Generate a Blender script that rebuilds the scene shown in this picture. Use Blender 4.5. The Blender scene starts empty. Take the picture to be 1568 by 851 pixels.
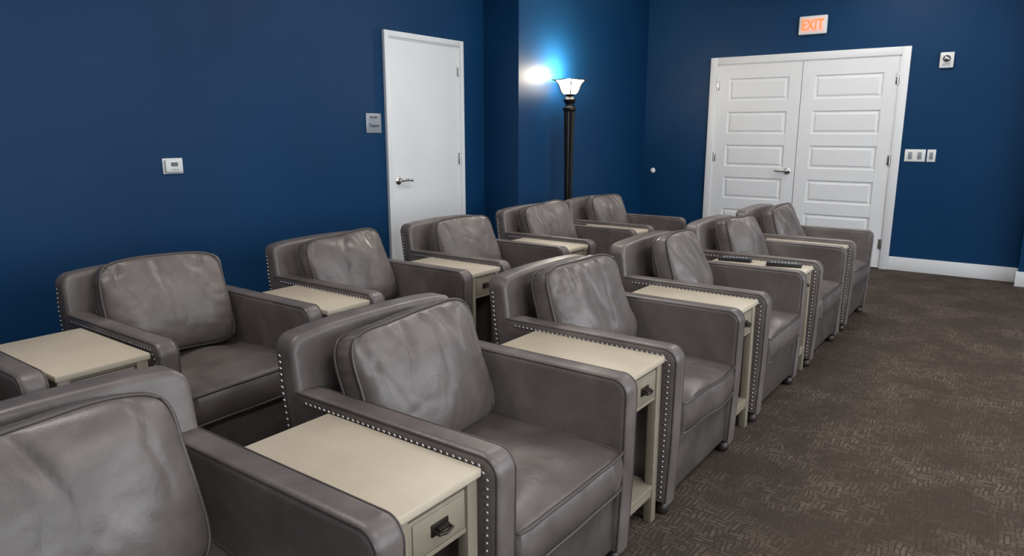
import bpy, bmesh, math, random
from mathutils import Vector, Matrix, noise, Euler
random.seed(4)
sc = bpy.context.scene
COL = sc.collection
sc.view_settings.view_transform = 'Standard'
sc.view_settings.look = 'None'

# ------------------------------------------------------------------ materials
def newmat(name):
    m = bpy.data.materials.new(name); m.use_nodes = True
    nt = m.node_tree
    return m, nt, nt.nodes['Principled BSDF']
def N(nt, t, **kw):
    n = nt.nodes.new(t)
    for k, v in kw.items(): setattr(n, k, v)
    return n
def L(nt, a, b): nt.links.new(a, b)
def ramp(nt, src, stops):
    r = N(nt, 'ShaderNodeValToRGB')
    el = r.color_ramp.elements
    while len(el) < len(stops): el.new(.5)
    for e, (p, c) in zip(el, stops):
        e.position = p; e.color = (*c, 1) if len(c) == 3 else c
    L(nt, src, r.inputs[0]); return r.outputs[0]
def coords(nt, rnd=False):
    tc = N(nt, 'ShaderNodeTexCoord')
    if not rnd: return tc.outputs['Object']
    oi = N(nt, 'ShaderNodeObjectInfo')
    mu = N(nt, 'ShaderNodeMath', operation='MULTIPLY'); mu.inputs[1].default_value = 17.0
    L(nt, oi.outputs['Random'], mu.inputs[0])
    ad = N(nt, 'ShaderNodeVectorMath', operation='ADD')
    L(nt, tc.outputs['Object'], ad.inputs[0]); L(nt, mu.outputs[0], ad.inputs[1])
    return ad.outputs[0]
def noise_n(nt, vec, scale, detail=4, rough=.55, dist=0):
    n = N(nt, 'ShaderNodeTexNoise'); n.inputs['Scale'].default_value = scale
    n.inputs['Detail'].default_value = detail; n.inputs['Roughness'].default_value = rough
    n.inputs['Distortion'].default_value = dist
    L(nt, vec, n.inputs['Vector']); return n.outputs['Fac']
def bump(nt, h, bsdf, strength, dist=.01, prev=None):
    b = N(nt, 'ShaderNodeBump'); b.inputs['Strength'].default_value = strength
    b.inputs['Distance'].default_value = dist
    L(nt, h, b.inputs['Height'])
    if prev: L(nt, prev, b.inputs['Normal'])
    L(nt, b.outputs[0], bsdf.inputs['Normal']); return b.outputs[0]
def simple(name, col, rough=.5, metal=0, var=.12, scale=8, bmp=.05, spec=.5):
    m, nt, b = newmat(name)
    v = coords(nt, True)
    f = noise_n(nt, v, scale)
    lo = tuple(c*(1-var) for c in col); hi = tuple(min(1, c*(1+var)) for c in col)
    L(nt, ramp(nt, f, [(.3, lo), (.7, hi)]), b.inputs['Base Color'])
    b.inputs['Roughness'].default_value = rough; b.inputs['Metallic'].default_value = metal
    b.inputs['Specular IOR Level'].default_value = spec
    if bmp: bump(nt, noise_n(nt, v, scale*12, 2), b, bmp, .002)
    return m

def leather(name, k=1.0, wr=.22):
    m, nt, b = newmat(name)
    v = coords(nt, True)
    f1 = noise_n(nt, v, 4.0, 6, .62, .5)
    c1 = ramp(nt, f1, [(.26, (.088*k, .071*k, .065*k)), (.52, (.140*k, .116*k, .107*k)), (.78, (.215*k, .184*k, .170*k))])
    L(nt, c1, b.inputs['Base Color'])
    f2 = noise_n(nt, v, 7, 4, .6)
    L(nt, ramp(nt, f2, [(.3, (.33,)*3), (.75, (.48,)*3)]), b.inputs['Roughness'])
    b.inputs['Specular IOR Level'].default_value = .55
    f3 = noise_n(nt, v, 8, 3, .5, 1.0)
    p = bump(nt, f3, b, wr, .03)
    vo = N(nt, 'ShaderNodeTexVoronoi'); vo.inputs['Scale'].default_value = 240
    L(nt, v, vo.inputs['Vector'])
    bump(nt, vo.outputs['Distance'], b, .10, .002, p)
    return m
M_leather = leather('grey_leather', 1.03, .07)
M_leather_c = leather('grey_leather_pillow', .98, .11)
M_leather_s = leather('grey_leather_seat', .86, .11)
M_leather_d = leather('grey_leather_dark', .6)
M_pipe = simple('leather_piping', (.072, .057, .051), .4)
M_nail = simple('nailhead_metal', (.52, .50, .48), .32, 1.0, .1)
M_foot = simple('foot_wood', (.03, .022, .018), .4)

def wallmat():
    m, nt, b = newmat('navy_wall_paint')
    v = coords(nt)
    f = noise_n(nt, v, 1.2, 3)
    L(nt, ramp(nt, f, [(.3, (.0030, .0365, .104)), (.7, (.0042, .0430, .121))]), b.inputs['Base Color'])
    b.inputs['Roughness'].default_value = .48
    b.inputs['Specular IOR Level'].default_value = .19
    bump(nt, noise_n(nt, v, 160, 3), b, .12, .002)
    return m
M_wall = wallmat()
M_ceil = simple('ceiling_paint', (.72, .72, .71), .9, 0, .02, 3, .03)
M_white = simple('white_trim_paint', (.78, .79, .80), .42, 0, .015, 3, .02, .35)
M_plastic = simple('white_plastic', (.80, .80, .78), .35, 0, .02, 3, 0)
M_gplate = simple('grey_sign_plate', (.33, .36, .40), .35, .3, .04, 4, 0)
M_chrome = simple('satin_nickel', (.62, .60, .58), .25, 1.0, .05, 6, 0)
M_black = simple('black_plastic', (.012, .012, .013), .35, 0, .1, 6, 0)
M_dkgrey = simple('dark_screen', (.05, .07, .07), .2, 0, .1, 6, 0)
M_bronze = simple('dark_bronze', (.020, .017, .016), .38, .6, .25, 14, .05)
M_pull = simple('pull_bronze', (.06, .05, .04), .4, .8, .2, 14, .05)

def woodmat(name, a, b_, sc_=1.0, str_=1.0):
    m, nt, b = newmat(name)
    v = coords(nt, True)
    mp = N(nt, 'ShaderNodeMapping'); mp.inputs['Scale'].default_value = (1.2*sc_, 14*sc_, 14*sc_)
    L(nt, v, mp.inputs['Vector'])
    f = noise_n(nt, mp.outputs[0], 3.0, 6, .65, .6)
    f2 = noise_n(nt, v, 3.0, 4)
    mx = N(nt, 'ShaderNodeMix'); mx.data_type = 'FLOAT'; mx.inputs[0].default_value = .75
    L(nt, f, mx.inputs[2]); L(nt, f2, mx.inputs[3])
    L(nt, ramp(nt, mx.outputs[0], [(.30, a), (.68, b_)]), b.inputs['Base Color'])
    b.inputs['Roughness'].default_value = .42
    bump(nt, f, b, .05, .003)
    return m
M_wtop = woodmat('whitewashed_wood_top', (.52, .435, .325), (.64, .555, .430))
M_wbody = woodmat('whitewashed_wood_body', (.225, .19, .140), (.33, .285, .212))

def carpet():
    m, nt, b = newmat('patterned_carpet')
    v0 = coords(nt)
    nz = N(nt, 'ShaderNodeTexNoise'); nz.inputs['Scale'].default_value = 7
    L(nt, v0, nz.inputs['Vector'])
    sub = N(nt, 'ShaderNodeVectorMath', operation='SCALE'); sub.inputs['Scale'].default_value = .05
    L(nt, nz.outputs['Color'], sub.inputs[0])
    ad = N(nt, 'ShaderNodeVectorMath', operation='ADD')
    L(nt, v0, ad.inputs[0]); L(nt, sub.outputs[0], ad.inputs[1])
    v = ad.outputs[0]
    def brick(rot):
        mp = N(nt, 'ShaderNodeMapping'); mp.inputs['Rotation'].default_value = (0, 0, rot)
        L(nt, v, mp.inputs['Vector'])
        br = N(nt, 'ShaderNodeTexBrick'); br.inputs['Scale'].default_value = 1.0
        br.inputs['Brick Width'].default_value = .055; br.inputs['Row Height'].default_value = .017
        br.inputs['Mortar Size'].default_value = .004; br.inputs['Mortar Smooth'].default_value = .8
        br.inputs['Color1'].default_value = (1, 1, 1, 1); br.inputs['Color2'].default_value = (.15, .15, .15, 1)
        br.inputs['Mortar'].default_value = (0, 0, 0, 1)
        L(nt, mp.outputs[0], br.inputs['Vector']); return br.outputs['Color']
    ch = N(nt, 'ShaderNodeTexChecker'); ch.inputs['Scale'].default_value = 1/.068
    ch.inputs['Color1'].default_value = (1, 1, 1, 1); ch.inputs['Color2'].default_value = (0, 0, 0, 1)
    L(nt, v, ch.inputs['Vector'])
    mx = N(nt, 'ShaderNodeMixRGB')
    L(nt, ch.outputs['Fac'], mx.inputs[0]); L(nt, brick(0), mx.inputs[1]); L(nt, brick(math.pi/2), mx.inputs[2])
    f = noise_n(nt, v0, 3.0, 3)
    msk = ramp(nt, f, [(.40, (.18,)*3), (.62, (1,)*3)])
    ff = noise_n(nt, v0, 160, 3, .7)
    mul = N(nt, 'ShaderNodeMixRGB', blend_type='MULTIPLY'); mul.inputs[0].default_value = 1
    L(nt, mx.outputs[0], mul.inputs[1]); L(nt, msk, mul.inputs[2])
    mul2 = N(nt, 'ShaderNodeMixRGB', blend_type='MIX'); mul2.inputs[0].default_value = .40
    L(nt, mul.outputs[0], mul2.inputs[1]); L(nt, ff, mul2.inputs[2])
    L(nt, ramp(nt, mul2.outputs[0], [(.08, (.040, .029, .022)), (.75, (.142, .109, .089))]), b.inputs['Base Color'])
    b.inputs['Roughness'].default_value = .95; b.inputs['Specular IOR Level'].default_value = .12
    bump(nt, mul2.outputs[0], b, .5, .006)
    return m
M_carpet = carpet()

def emis(name, col, st):
    m, nt, b = newmat(name)
    b.inputs['Base Color'].default_value = (*col, 1)
    b.inputs['Emission Color'].default_value = (*col, 1)
    f = noise_n(nt, coords(nt), 20, 2)
    mr = N(nt, 'ShaderNodeMapRange'); mr.inputs['To Min'].default_value = st*.85; mr.inputs['To Max'].default_value = st*1.15
    L(nt, f, mr.inputs['Value']); L(nt, mr.outputs[0], b.inputs['Emission Strength'])
    return m
M_lampglow = emis('lamp_glass_glow', (1, .92, .80), 26)
M_exit = emis('exit_letter_glow', (1, .16, .035), 1.3)
M_exitface = emis('exit_face', (.9, .60, .54), .12)

# ------------------------------------------------------------------ mesh helpers
def finish(bm, name, mat, smooth=True, ang=40, mat2=None):
    bmesh.ops.recalc_face_normals(bm, faces=bm.faces)
    me = bpy.data.meshes.new(name); bm.to_mesh(me); bm.free()
    if smooth:
        for p in me.polygons: p.use_smooth = True
        me.set_sharp_from_angle(angle=math.radians(ang))
    me.materials.append(mat)
    if mat2: me.materials.append(mat2)
    return me
def obj(name, me, parent=None, loc=(0, 0, 0), rot=(0, 0, 0)):
    o = bpy.data.objects.new(name, me); COL.objects.link(o)
    o.location = loc; o.rotation_euler = rot
    if parent: o.parent = parent
    return o
def add_box(bm, x0, x1, y0, y1, z0, z1, bev=0, seg=2):
    r = bmesh.ops.create_cube(bm, size=1)
    vs = r['verts']
    for v in vs:
        v.co = Vector(((x0+x1)/2+v.co.x*(x1-x0), (y0+y1)/2+v.co.y*(y1-y0), (z0+z1)/2+v.co.z*(z1-z0)))
    if bev:
        es = list({e for v in vs for e in v.link_edges})
        bmesh.ops.bevel(bm, geom=es, offset=bev, segments=seg, affect='EDGES', profile=.5)
def boxes_me(name, lst, mat, bev=0, seg=2):
    bm = bmesh.new()
    for b in lst: add_box(bm, *b, bev=bev, seg=seg)
    return finish(bm, name, mat)
def boxes(name, lst, mat, bev=0, parent=None, seg=2):
    return obj(name, boxes_me(name, lst, mat, bev, seg), parent)
def add_lathe(bm, prof, seg=24, M=Matrix.Identity(4), flute=0, nfl=12):
    rings = []
    for r, z in prof:
        ring = []
        for i in range(seg):
            a = 2*math.pi*i/seg
            rr = r*(1-flute*(.5+.5*math.cos(nfl*a)))
            ring.append(bm.verts.new(M @ Vector((rr*math.cos(a), rr*math.sin(a), z))))
        rings.append(ring)
    for a, b in zip(rings, rings[1:]):
        for i in range(seg):
            j = (i+1) % seg
            bm.faces.new((a[i], a[j], b[j], b[i]))
    bm.faces.new(rings[0]); bm.faces.new(rings[-1])
def add_tube(bm, pts, r, seg=8, closed=False, mi=0):
    n = len(pts); rings = []
    for i, p in enumerate(pts):
        p = Vector(p)
        a = Vector(pts[(i-1) % n]) if (closed or i > 0) else p
        b = Vector(pts[(i+1) % n]) if (closed or i < n-1) else p
        t = (b-a).normalized()
        up = Vector((1, 0, 0)) if abs(t.x) < .8 else Vector((0, 0, 1))
        s = t.cross(up).normalized(); u = s.cross(t)
        rings.append([bm.verts.new(p+(s*math.cos(2*math.pi*k/seg)+u*math.sin(2*math.pi*k/seg))*r) for k in range(seg)])
    rng = range(n) if closed else range(n-1)
    for i in rng:
        a = rings[i]; b = rings[(i+1) % n]
        for k in range(seg):
            f = bm.faces.new((a[k], a[(k+1) % seg], b[(k+1) % seg], b[k])); f.material_index = mi
    if not closed:
        bm.faces.new(rings[0]); bm.faces.new(rings[-1])
def extrude_prof(bm, prof, y0, y1, bev, seg=5, plane='xz'):
    """extrude a 2D outline between y0 and y1 with a quarter-round roll on both side edges"""
    if plane == 'xz': mk = lambda p, t: Vector((p[0], t, p[1]))
    else: mk = lambda p, t: Vector((t, p[0], p[1]))
    n = len(prof)
    area = sum(prof[i][0]*prof[(i+1) % n][1]-prof[(i+1) % n][0]*prof[i][1] for i in range(n))
    sgn = 1 if area > 0 else -1
    P = [Vector(p) for p in prof]; inn = []
    for i in range(n):
        a = (P[i]-P[i-1]).normalized(); b = (P[(i+1) % n]-P[i]).normalized()
        na = Vector((-a.y, a.x))*sgn; nb = Vector((-b.y, b.x))*sgn
        m = (na+nb).normalized(); inn.append(m/max(.4, m.dot(na)))
    loops = []
    for k in range(seg+1):
        t = math.pi/2*k/seg
        ins = bev*(1-math.sin(t)); off = bev*(1-math.cos(t))
        loops.append([bm.verts.new(mk(P[i]+inn[i]*ins, y0+off)) for i in range(n)])
    for k in range(seg, -1, -1):
        t = math.pi/2*k/seg
        ins = bev*(1-math.sin(t)); off = bev*(1-math.cos(t))
        loops.append([bm.verts.new(mk(P[i]+inn[i]*ins, y1-off)) for i in range(n)])
    for A, B in zip(loops, loops[1:]):
        for i in range(n): bm.faces.new((A[i], B[i], B[(i+1) % n], A[(i+1) % n]))
    bm.faces.new(loops[0]); bm.faces.new(loops[-1][::-1])
def arc(cx, cz, r, a0, a1, n=6):
    return [(cx+r*math.cos(math.radians(a0+(a1-a0)*i/n)), cz+r*math.sin(math.radians(a0+(a1-a0)*i/n))) for i in range(n+1)]
def empty(name, loc=(0, 0, 0), rot=(0, 0, 0)):
    e = bpy.data.objects.new(name, None); COL.objects.link(e)
    e.location = loc; e.rotation_euler = rot; e.empty_display_size = .2
    return e

# ------------------------------------------------------------------ room
XL, XB, YF, YB, XR, H = -4.16, -3.765, 7.80, -2.6, 2.7, 3.0
BY = 5.225
floor = boxes('floor', [(XL-.15, XR+.15, YB-.15, YF+.15, -.1, 0)], M_carpet)
ceil = boxes('ceiling', [(XL-.15, XR+.15, YB-.15, YF+.15, H, H+.1)], M_ceil)
boxes('wall_left', [(XL-.15, XL, YB-.15, YF+.15, 0, H), (XL, XB, BY, YF, 0, H)], M_wall)
boxes('wall_far', [(XL, XR+.15, YF, YF+.15, 0, H), (.02, XR, 7.6, YF, 0, H)], M_wall)
wins = [(-1.6, .6), (1.3, 3.5), (4.2, 6.4)]
zs0, zs1 = .75, 2.55
lst = [(XR, XR+.15, YB, YF, 0, zs0), (XR, XR+.15, YB, YF, zs1, H)]
prev = YB
for a, b in wins:
    lst.append((XR, XR+.15, prev, a, zs0, zs1)); prev = b
lst.append((XR, XR+.15, prev, YF, zs0, zs1))
boxes('wall_right', lst, M_wall)
boxes('wall_back', [(XL, XR+.15, YB-.15, YB, 0, H)], M_wall)
for i, (a, b) in enumerate(wins):
    t = .05; c = (a+b)/2; zc = (zs0+zs1)/2
    boxes('window_%d' % (i+1), [(XR+.02, XR+.1, a, a+t, zs0, zs1), (XR+.02, XR+.1, b-t, b, zs0, zs1),
        (XR+.02, XR+.1, a+t, b-t, zs0, zs0+t), (XR+.02, XR+.1, a+t, b-t, zs1-t, zs1),
        (XR+.03, XR+.09, c-.025, c+.025, zs0+t, zs1-t), (XR+.03, XR+.09, a+t, c-.025, zc-.02, zc+.02), (XR+.03, XR+.09, c+.025, b-t, zc-.02, zc+.02)], M_white, .004)
def bb(name, segs): boxes(name, segs, M_white, .004)
BH = .135
D2a, D2b = -2.985, -1.04     # double door outer frame
D1a, D1b = 3.963, 4.907      # single door outer frame
bb('baseboard_far', [(XB, D2a, YF-.016, YF, 0, BH), (D2b, .02, YF-.016, YF, 0, BH), (.004, XR, 7.584, 7.6, 0, BH), (.004, .02, 7.6, YF-.016, 0, BH)])
bb('baseboard_left', [(XL, XL+.016, YB, D1a, 0, BH), (XL, XL+.016, D1b, BY-.016, 0, BH), (XL, XB+.016, BY-.016, BY, 0, BH), (XB, XB+.016, BY, YF-.016, 0, BH)])
bb('baseboard_right', [(XR-.016, XR, YB, 7.58, 0, BH)])
bb('baseboard_back', [(XL+.016, XR-.016, YB, YB+.016, 0, BH)])

def lever_me():
    bm = bmesh.new()
    R = Matrix.Rotation(math.pi/2, 4, 'Y')
    add_lathe(bm, [(.0, 0), (.034, 0), (.034, .006), (.028, .012), (.013, .014), (.012, .05), (.0, .052)], 24, R)
    pts = [(.045, -.005, 0), (.047, .02, .002), (.048, .06, .004), (.046, .10, 0), (.042, .125, -.006)]
    add_tube(bm, pts, .0105, 10)
    return finish(bm, 'lever_handle', M_chrome)
ME_lever = lever_me()
def hinge_me():
    bm = bmesh.new()
    add_lathe(bm, [(0, -.05), (.008, -.05), (.008, .05), (0, .05)], 12)
    add_box(bm, -.006, .002, -.02, .02, -.048, .048, .001)
    return finish(bm, 'hinge', M_chrome)
ME_hinge = hinge_me()

d1 = empty('door_1', (XL, 0, 0))
def casing(p, a0, a1, top, w, th, axis):
    l = [(a0, a0+w, 0, top), (a1-w, a1, 0, top), (a0+w, a1-w, top-w, top)]
    out = []
    for s0, s1, z0, z1 in l:
        if axis == 'y': out.append((0, th, s0, s1, z0, z1))
        else: out.append((s0, s1, -th, 0, z0, z1))
    i = w-.004
    for s0, s1, z0, z1 in [(a0+i, a0+w+.012, 0, top-w), (a1-w-.012, a1-i, 0, top-w), (a0+w, a1-w, top-w-.012, top-i)]:
        if axis == 'y': out.append((0, th*.55, s0, s1, z0, z1))
        else: out.append((s0, s1, -th*.55, 0, z0, z1))
    boxes('casing', out, M_white, .003, p)
casing(d1, D1a, D1b, 2.125, .045, .030, 'y')
boxes('door_slab', [(0, .010, D1a+.055, D1b-.055, .008, 2.068)], M_white, .002, d1)
obj('lever_handle', ME_lever, d1, (.010, D1a+.12, .965))
for z in (.25, 1.12, 1.88): obj('hinge', ME_hinge, d1, (.018, D1b-.055, z))

d2 = empty('door_2', (0, YF, 0))
casing(d2, D2a, D2b, 2.145, .075, .030, 'x')
def panel_door(name, x0, x1):
    bm = bmesh.new()
    z0, z1 = .008, 2.066
    t = .014
    sx = .125; top = .15; ph = .235; pitch = .352
    rows = [(z1-top-ph-pitch*i, z1-top-pitch*i) for i in range(5)]
    add_box(bm, x0, x0+sx, -t, 0, z0, z1, .002); add_box(bm, x1-sx, x1, -t, 0, z0, z1, .002)
    zs = z1
    for a, b in rows:
        add_box(bm, x0+sx, x1-sx, -t, 0, b, zs); zs = a
    add_box(bm, x0+sx, x1-sx, -t, 0, z0, zs)
    for a, b in rows:
        def q(o, y): return [(x0+sx+o, y, a+o), (x1-sx-o, y, a+o), (x1-sx-o, y, b-o), (x0+sx+o, y, b-o)]
        loops = [[bm.verts.new(p) for p in q(o, y)] for o, y in [(0, -t), (.010, -t+.011), (.022, -t+.011), (.040, -t+.002)]]
        for A, B in zip(loops, loops[1:]):
            for i in range(4): bm.faces.new((A[i], A[(i+1) % 4], B[(i+1) % 4], B[i]))
        bm.faces.new(loops[-1])
    obj(name, finish(bm, name, M_white, ang=20), d2)
xm = (D2a+D2b)/2
panel_door('leaf_left', D2a+.088, xm-.003)
panel_door('leaf_right', xm+.003, D2b-.088)
obj('lever_handle', ME_lever, d2, (xm-.075, -.014, .945), (math.pi, 0, -math.pi/2))
for x in (D2a+.088, D2b-.088):
    for z in (.25, 1.08, 1.85): obj('hinge', ME_hinge, d2, (x, -.02, z), (0, 0, -math.pi/2))

# ------------------------------------------------------------------ wall items
th = empty('thermostat', (XL, 2.216, 1.155))
boxes('plate', [(0, .006, -.062, .062, -.046, .046)], M_plastic, .003, th)
boxes('body', [(.006, .026, -.054, .054, -.038, .038)], M_plastic, .008, th, 3)
boxes('screen', [(.026, .0275, -.022, .020, -.002, .022)], M_dkgrey, 0, th)
boxes('buttons', [(.026, .029, -.022+.017*i, -.012+.017*i, -.024, -.017) for i in range(3)], M_gplate, .001, th)
rs = empty('room_sign', (XL, 3.842, 1.42))
boxes('plate', [(0, .008, -.078, .078, -.075, .075)], M_gplate, .003, rs)
for nm, tx, sz, z in (('text_upper', 'ROOM', .026, .035), ('text_lower', 'Theater', .036, -.03)):
    cu = bpy.data.curves.new(nm, 'FONT'); cu.body = tx; cu.size = sz; cu.extrude = .0006; cu.align_x = 'CENTER'
    cu.materials.append(M_black)
    obj(nm, cu, rs, (.009, 0, z), (math.pi/2, 0, math.pi/2))
ex = empty('exit_sign', (-1.945, YF, 2.405))
boxes('housing', [(-.135, .135, -.045, 0, -.09, .09)], M_plastic, .014, ex, 3)
boxes('face', [(-.112, .112, -.048, -.045, -.068, .068)], M_exitface, .002, ex)
cu = bpy.data.curves.new('letters', 'FONT'); cu.body = 'EXIT'; cu.size = .135; cu.extrude = .002; cu.align_x = 'CENTER'; cu.offset = .0015
cu.materials.append(M_exit)
obj('letters', cu, ex, (0, -.051, -.048), (math.pi/2, 0, 0))
ex.children[-1].scale = (.78, 1.08, 1)
fa = empty('fire_alarm_strobe', (-.745, YF, 2.00))
boxes('base', [(-.056, .056, -.03, 0, -.07, .07)], M_plastic, .008, fa, 3)
bm = bmesh.new()
add_lathe(bm, [(0, 0), (.034, 0), (.03, .018), (.018, .03), (0, .034)], 20, Matrix.Translation((0, -.03, .012)) @ Matrix.Rotation(math.pi/2, 4, 'X'))
obj('strobe_lens', finish(bm, 'strobe_lens', M_chrome), fa)
boxes('speaker_slots', [(-.035, .035, -.032, -.03, -.05+.012*i, -.044+.012*i) for i in range(2)], M_gplate, 0, fa)
s1 = empty('light_switch', (-.915, YF, 1.13))
boxes('plate', [(-.088, .088, -.007, 0, -.058, .058)], M_plastic, .003, s1)
boxes('rockers', [(c-.017, c+.017, -.012, -.006, -.034, .034) for c in (-.04, .04)], M_gplate, .002, s1)
s2 = empty('light_switch', (-.778, YF, 1.13))
boxes('plate', [(-.036, .036, -.007, 0, -.058, .058)], M_plastic, .003, s2)
boxes('rocker', [(-.014, .014, -.012, -.006, -.033, .033)], M_gplate, .002, s2)
bm = bmesh.new()
add_lathe(bm, [(0, 0), (.032, 0), (.032, .006), (.024, .016), (.012, .022), (0, .022)], 20, Matrix.Rotation(math.pi/2, 4, 'X'))
obj('wall_door_bumper', finish(bm, 'wall_door_bumper', M_plastic), None, (-3.64, YF, .90))

# ------------------------------------------------------------------ torchiere lamp
LX, LY = -3.585, 5.80
lp = empty('floor_lamp', (LX, LY, 0))
bm = bmesh.new()
add_lathe(bm, [(0, 0), (.15, 0), (.15, .02), (.13, .035), (.06, .06), (.045, .10), (.05, .13), (.033, .16)], 32)
add_lathe(bm, [(.034, .15), (.035, .5), (.043, 1.1), (.054, 1.55)], 48, flute=.16, nfl=12)
add_lathe(bm, [(.05, 1.54), (.064, 1.555), (.064, 1.575), (.045, 1.59), (.038, 1.61), (.055, 1.63), (.06, 1.65), (.045, 1.668), (.03, 1.68), (.045, 1.70), (.050, 1.705)], 32)
obj('fluted_column', finish(bm, 'fluted_column', M_bronze), lp)
bm = bmesh.new()
prof = [(.045, 1.70), (.065, 1.712), (.080, 1.74), (.090, 1.77), (.105, 1.80), (.132, 1.825)]
add_lathe(bm, prof+[(.128, 1.826), (.100, 1.803), (.083, 1.77), (.072, 1.745), (.05, 1.722), (.0, 1.718)], 40)
obj('glass_bowl', finish(bm, 'glass_bowl', M_lampglow), lp)
bm = bmesh.new()
ringp = [(.134*math.cos(2*math.pi*i/40), .134*math.sin(2*math.pi*i/40), 1.828) for i in range(40)]
add_tube(bm, ringp, .005, 8, True)
for k in range(4):
    a = math.radians(36)+k*math.pi/2
    pts = [(math.cos(a)*r, math.sin(a)*r, z) for r, z in [(.05, 1.695), (.070, 1.706), (.087, 1.738), (.097, 1.768), (.112, 1.797), (.139, 1.826), (.165, 1.832)]]
    add_tube(bm, pts, .006, 8)
obj('bowl_cage', finish(bm, 'bowl_cage', M_bronze), lp)

# ------------------------------------------------------------------ armchair
W, D, AH, AW = .715, .76, .635, .082
def superpillow(w, h, s, b, seed, wr=.010, nx=56, ny=44, c=.07, topcrease=True, sag=0):
    bm = bmesh.new()
    def base(u, v):
        x = w/2*u*(1-c*abs(v)**7); y = h/2*v*(1-c*1.3*abs(u)**7)
        x *= 1+sag*.025*(-v)
        return x, y
    def ridge(a, b_, sd, k=3.2):
        n = noise.noise((a, b_, sd)); return max(0, 1-abs(n)*k)**1.5
    def disp(u, v, side):
        x, y = base(u, v)
        sd = seed*7.3+(0 if side > 0 else 50)
        edge = max(abs(u), abs(v))
        k = (1-edge**10)
        d = .024*noise.noise((x*4.2+sd, y*4.2, 1.1))*k
        et = math.exp(-(1-v)*1.7); eb = math.exp(-(1+v)*3.2)
        el = math.exp(-(1-abs(u))*3.6)
        slant = .35*noise.noise((sd, v*1.5, u))
        d -= wr*et*ridge((u+slant*(1-v))*3.4+sd, v*.7, sd)*k*(1.7 if topcrease else .5)
        d -= wr*.8*eb*ridge((u-slant*(1+v))*3.4+sd+9, v*.8, sd)*k
        d -= wr*.8*el*ridge(v*3.0+sd+21, u*.8, sd)*k
        d -= wr*.2*ridge(x*5+y*4+sd, y*4-x*2+sd, sd, 4)*k
        return d
    G = {}
    for side in (1, -1):
        for i in range(nx+1):
            for j in range(ny+1):
                u = -1+2*i/nx; v = -1+2*j/ny
                u = math.sin(u*math.pi/2)*.35+u*.65; v = math.sin(v*math.pi/2)*.35+v*.65
                x, y = base(u, v)
                prof = ((1-abs(u)**2.7)*(1-abs(v)**2.7))**.55
                z = s/2+b*prof*(1+.3*(-v) if sag else 1)+disp(u, v, side)
                G[side, i, j] = bm.verts.new((x, y, z*side))
        for i in range(nx):
            for j in range(ny):
                q = [G[side, i, j], G[side, i+1, j], G[side, i+1, j+1], G[side, i, j+1]]
                bm.faces.new(q if side > 0 else q[::-1])
    loop = [(i, 0) for i in range(nx)]+[(nx, j) for j in range(ny)]+[(i, ny) for i in range(nx, 0, -1)]+[(0, j) for j in range(ny, 0, -1)]
    n = len(loop)
    mids = []
    for k, (i, j) in enumerate(loop):
        a = G[1, i, j].co; x, y = a.x, a.y
        r = Vector((x/(w/2), y/(h/2), 0))
        o = Vector((math.copysign(abs(r.x)**6, r.x), math.copysign(abs(r.y)**6, r.y), 0))
        if o.length > 1e-6: o.normalize()
        pk = .005*noise.noise((k*.35, seed, 2))
        mids.append(bm.verts.new(Vector((x, y, 0))+o*(.010+pk)))
    for k in range(n):
        i, j = loop[k]; i2, j2 = loop[(k+1) % n]
        m, m2 = mids[k], mids[(k+1) % n]
        bm.faces.new((G[1, i, j], m, m2, G[1, i2, j2]))
        bm.faces.new((m, G[-1, i, j], G[-1, i2, j2], m2))
    for side in (1, -1):
        pts = [G[side, i, j].co.copy() for i, j in loop][::2]
        pts = [p*1.0+Vector((math.copysign(.003, p.x), math.copysign(.003, p.y), 0)) for p in pts]
        add_tube(bm, pts, .0052, 7, True, 1)
    for v in bm.verts:
        p = v.co
        v.co = p+Vector((.012*noise.noise((p.y*5+seed, p.x*3, 7)), .012*noise.noise((p.x*5+seed, p.y*3, 9)), .010*noise.noise((p.x*4, p.y*4, seed))))
    return bm
def bmxf(bm, M):
    bmesh.ops.transform(bm, matrix=M, verts=bm.verts)
ZB = .052
RK = .150    # rake of the back
def arm_me(y0, y1, nm):
    bm = bmesh.new()
    r = .052
    prof = [(.08, ZB), (D-.014, ZB), (D-.004, .30)] + arc(D-r, AH-r, r, 0, 90, 9) + [(.35, AH-.001), (-.005, AH-.001)]
    extrude_prof(bm, prof, y0, y1, .022, 6)
    for yy in (y0+.0055, y1-.0055):
        pts = [(D-.020, yy, ZB+.01), (D-.0095, yy, .30)] + [(D-r+(x-D+r)*.885, yy, AH-r+(z-AH+r)*.885) for x, z in arc(D-r, AH-r, r, 0, 90, 9)] + [(.35, yy, AH-.007), (.03, yy, AH-.007)]
        add_tube(bm, pts, .0032, 6, mi=1)
    return finish(bm, nm, M_leather, mat2=M_leather_d)
ME_armN = arm_me(0, AW, 'arm_near'); ME_armF = arm_me(W-AW, W, 'arm_far')
BZ = .788
def back_me():
    bm = bmesh.new(); e = .003; zt = BZ; r = .05
    prof = [(W+e, ZB)] + arc(W+e-r, zt-r, r, 0, 90, 8)
    n = 10
    for i in range(1, n):
        y = (W-r)+(2*r-W)*i/n
        prof.append((y, zt+.012*(1-(2*y/W-1)**2)))
    prof += arc(-e+r, zt-r, r, 90, 180, 8)+[(-e, ZB)]
    extrude_prof(bm, prof, .035, .125, .020, 6, 'yz')
    for v in bm.verts:
        v.co.x -= (v.co.z-.075)*RK
        t = max(0, (v.co.z-AH)/(BZ-AH))
        v.co.y = W/2+(v.co.y-W/2)*(1-.035*t)
    return finish(bm, 'backrest', M_leather)
ME_back = back_me()
ME_base = boxes_me('seat_base', [(.10, D-.035, AW-.005, W-AW+.005, ZB+.01, .285)], M_leather_d, .01, 3)
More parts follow.
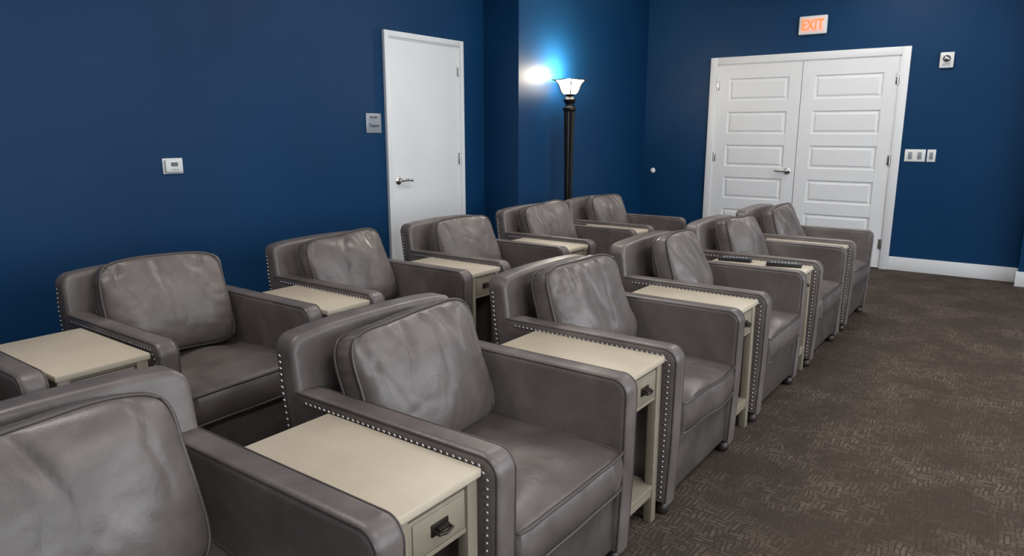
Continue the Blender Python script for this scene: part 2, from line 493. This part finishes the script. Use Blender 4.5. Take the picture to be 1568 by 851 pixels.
def nails_me():
    bm = bmesh.new(); P = []
    def line(a, b, s=.0195):
        a = Vector(a); b = Vector(b); n = max(1, round((b-a).length/s))
        return [a.lerp(b, i/n) for i in range(n)]
    for side, y in ((-1, 0), (1, W)):
        pts = line((D-.040, y, .08), (D-.031, y, AH-.060))
        pts += line((D-.031, y, AH-.058), (D-.055, y, AH-.029), .018)
        pts += line((D-.055, y, AH-.028), (.06, y, AH-.028))
        yb = y+side*.003
        xr = lambda z: .035-(z-.075)*RK
        pts2 = line((xr(.10)+.026, yb, .08), (xr(AH)+.026, yb, AH)) + line((xr(AH)+.026, yb, AH), (xr(BZ-.045)+.026, yb-side*.0095, BZ-.045))
        for p in pts+pts2: P.append((p, side))
    for p, side in P:
        n = 8; rings = []
        for r, h in ((.0057, -.001), (.0047, .0022), (.0026, .0034)):
            rings.append([bm.verts.new((p.x+r*math.cos(2*math.pi*k/n), p.y+side*h, p.z+r*math.sin(2*math.pi*k/n))) for k in range(n)])
        for a, b in zip(rings, rings[1:]):
            for k in range(n): bm.faces.new((a[k], a[(k+1) % n], b[(k+1) % n], b[k]))
        bm.faces.new(rings[-1])
    return finish(bm, 'nailheads', M_nail, ang=80)
ME_nails = nails_me()
def feet_me():
    bm = bmesh.new()
    for x in (.11, D-.05):
        for y in (.045, W-.045):
            add_lathe(bm, [(0, 0), (.018, 0), (.026, .010), (.028, .024), (.022, .036), (.018, .042), (.026, .048), (.026, .058), (0, .058)], 16, Matrix.Translation((x, y, 0)))
    return finish(bm, 'feet', M_foot)
ME_feet = feet_me()
SEATS = []
for s in range(3):
    sw, sd_ = W-2*AW-.006, .655
    bm = superpillow(sd_, sw, .115, .026, 11+s*3, .005, 44, 40, .03, False)
    bmxf(bm, Matrix.Translation((D+.002-sd_/2, W/2, .285+.0575+.010)))
    SEATS.append(finish(bm, 'seat_cushion', M_leather_s, ang=60, mat2=M_pipe))
PILS = []
for s in range(6):
    bm = superpillow(.53, .405, .075, .080, 3+s*5.7, .012, 72, 56, .085, True, 1)
    R = Matrix(((0, 0, 1, 0), (1, 0, 0, 0), (0, 1, 0, 0), (0, 0, 0, 1)))
    bmxf(bm, R)
    PILS.append(finish(bm, 'back_pillow', M_leather_c, ang=60, mat2=M_pipe))

def armchair(x, y, i, dy=0, dz=0, sw=1.0, yaw=0, roll=0):
    e = empty('leather_armchair', (x, y, 0))
    obj('arm_near', ME_armN, e); obj('arm_far', ME_armF, e); obj('backrest', ME_back, e)
    obj('seat_base', ME_base, e); obj('nailheads', ME_nails, e); obj('feet', ME_feet, e)
    obj('seat_cushion', SEATS[i % 3], e)
    p = obj('back_pillow', PILS[i % 6], e, (.195, W/2-.014+dy, .614+dz),
        (math.radians(roll), math.radians(-17), math.radians(yaw)))
    p.scale = (1, sw, 1)
    return e
FX, BX = -.885-D, -2.36-D
FY = [.15, 1.15, 2.15, 3.16, 4.155, 5.09]
BYs = [.09, 1.14, 2.11, 3.09, 4.07, 5.00]
fr = [dict(dz=-.005, dy=-.03), dict(dy=-.0, dz=-.006, roll=1.5, yaw=2), dict(dz=.005, yaw=-3, sw=1.0), dict(dy=.015, sw=.86, dz=.01, yaw=4, roll=-2), dict(dy=-.00, sw=.92, yaw=-3, roll=-3), dict(sw=.93, roll=2)]
br = [dict(), dict(dy=-.01, dz=.018, yaw=-2, roll=-1.5, sw=.98), dict(dz=.006, roll=2, yaw=3), dict(dz=.0, roll=-1), dict(dz=.01, yaw=-4, roll=2), dict(sw=.95, roll=-2)]
for i, y in enumerate(FY): armchair(FX, y, i, **fr[i])
for i, y in enumerate(BYs): armchair(BX+(.03 if i > 1 else 0), y, i+8, **br[i])

# ------------------------------------------------------------------ side table
TW, TD, TH = .245, .535, .61
def tb(l, nm, m, bev=.002): return boxes_me(nm, l, m, bev)
lg = .032
ME_ttop = tb([(0, TD, 0, TW, TH-.022, TH)], 'table_top', M_wtop, .004)
ME_tleg = tb([(a, a+lg, b, b+lg, 0, TH-.022) for a in (.008, TD-.008-lg) for b in (.006, TW-.006-lg)], 'legs', M_wbody, .003)
z0 = TH-.022-.125
ME_tap = tb([(.008+lg, TD-.008-lg, .010, .024, z0, TH-.022), (.008+lg, TD-.008-lg, TW-.024, TW-.010, z0, TH-.022),
             (.010, .024, .006+lg, TW-.006-lg, z0, TH-.022),
             (TD-.028, TD-.014, .006+lg, TW-.006-lg, TH-.022-.012, TH-.022), (TD-.028, TD-.014, .006+lg, TW-.006-lg, z0, z0+.012),
             (.02, TD-.02, .012, TW-.012, z0, z0+.008)], 'apron', M_wbody, .001)
ME_tdr = tb([(TD-.03, TD-.013, .006+lg+.003, TW-.006-lg-.003, z0+.015, TH-.022-.015), (TD-.013, TD-.010, .006+lg+.012, TW-.006-lg-.012, z0+.024, TH-.022-.024)], 'drawer', M_wbody, .002)
ME_tsh = tb([(.010, TD-.010, .008, TW-.008, .125, .145), (.008+lg, TD-.008-lg, .010, .022, .10, .125), (.008+lg, TD-.008-lg, TW-.022, TW-.010, .10, .125),
             (TD-.026, TD-.012, .006+lg, TW-.006-lg, .10, .125)], 'shelf', M_wbody, .002)
bm = bmesh.new()
zc = (z0+TH-.022)/2
add_box(bm, TD-.010, TD-.006, TW/2-.024, TW/2+.024, zc-.014, zc+.014, .001)
add_tube(bm, [(TD-.008, TW/2-.018, zc), (TD+.010, TW/2-.018, zc-.003), (TD+.012, TW/2, zc-.006), (TD+.010, TW/2+.018, zc-.003), (TD-.008, TW/2+.018, zc)], .0045, 8)
add_box(bm, TD-.008, TD+.008, TW/2-.016, TW/2+.016, zc-.002, zc+.008, .002)
ME_tpl = finish(bm, 'drawer_pull', M_pull)
def table(x, ya, yb):
    e = empty('side_table', (x, 0, 0))
    w = min(yb-ya-.014, .30); s = w/TW
    e.location.y = (ya+yb)/2-w/2; e.scale = (1, s, 1)
    for nm, me in (('table_top', ME_ttop), ('legs', ME_tleg), ('apron', ME_tap), ('drawer', ME_tdr), ('shelf', ME_tsh), ('drawer_pull', ME_tpl)):
        obj(nm, me, e)
for k in range(5):
    table(-.925-TD, FY[k]+W, FY[k+1]); table(-2.345-TD-.03+(.03 if k > 0 else 0), BYs[k]+W, BYs[k+1])

def remote(loc, rz):
    e = empty('remote_control', loc, (0, 0, rz))
    boxes('body', [(-.095, .095, -.026, .026, 0, .022)], M_black, .007, e, 3)
    boxes('buttons', [(-.07+.018*i, -.06+.018*i, -.015+.012*j, -.007+.012*j, .021, .024) for i in range(8) for j in range(3)], M_gplate, .001, e)
remote((-1.34, 4.045, TH), math.radians(8))
remote((-1.06, 4.04, TH), math.radians(16))

# ------------------------------------------------------------------ ceiling lights + daylight
def area(name, loc, rot, sx, sy, e, col, parent=None):
    l = bpy.data.lights.new(name, 'AREA'); l.shape = 'RECTANGLE'; l.size = sx; l.size_y = sy; l.energy = e; l.color = col
    return obj(name, l, parent, loc, rot)
for (x, y, en) in ((-2.4, .8, 24), (-2.4, 3.9, 23), (.6, .8, 24), (.6, 3.9, 26), (-1.2, 6.4, 28)):
    f = empty('ceiling_light_panel', (x, y, H))
    boxes('frame', [(-.32, .32, -.62, -.60, -.03, 0), (-.32, .32, .60, .62, -.03, 0), (-.32, -.30, -.6, .6, -.03, 0), (.30, .32, -.6, .6, -.03, 0)], M_white, .003, f)
    area('panel_light', (0, 0, -.02), (0, 0, 0), .6, 1.2, en, (1, .965, .93), f)
for i, (a, b) in enumerate(wins):
    area('window_daylight', (XR+.16, (a+b)/2, (zs0+zs1)/2), (0, math.radians(90), 0), zs1-zs0, b-a, 72, (.88, .94, 1))
pl = bpy.data.lights.new('lamp_bulb', 'POINT'); pl.energy = 42; pl.color = (1, .87, .68); pl.shadow_soft_size = .05
obj('lamp_bulb', pl, lp, (0, 0, 1.88))
w = bpy.data.worlds.new('world'); sc.world = w; w.use_nodes = True
w.node_tree.nodes['Background'].inputs[0].default_value = (.75, .87, 1, 1)
w.node_tree.nodes['Background'].inputs[1].default_value = 1.0

cam = bpy.data.cameras.new('camera'); cam.sensor_width = 36; cam.lens = 1070/1568*36; cam.clip_start = .05
co = obj('camera', cam, None, (0, 0, 1.36), (math.radians(90-11.87), 0, math.radians(36.3)))
sc.camera = co
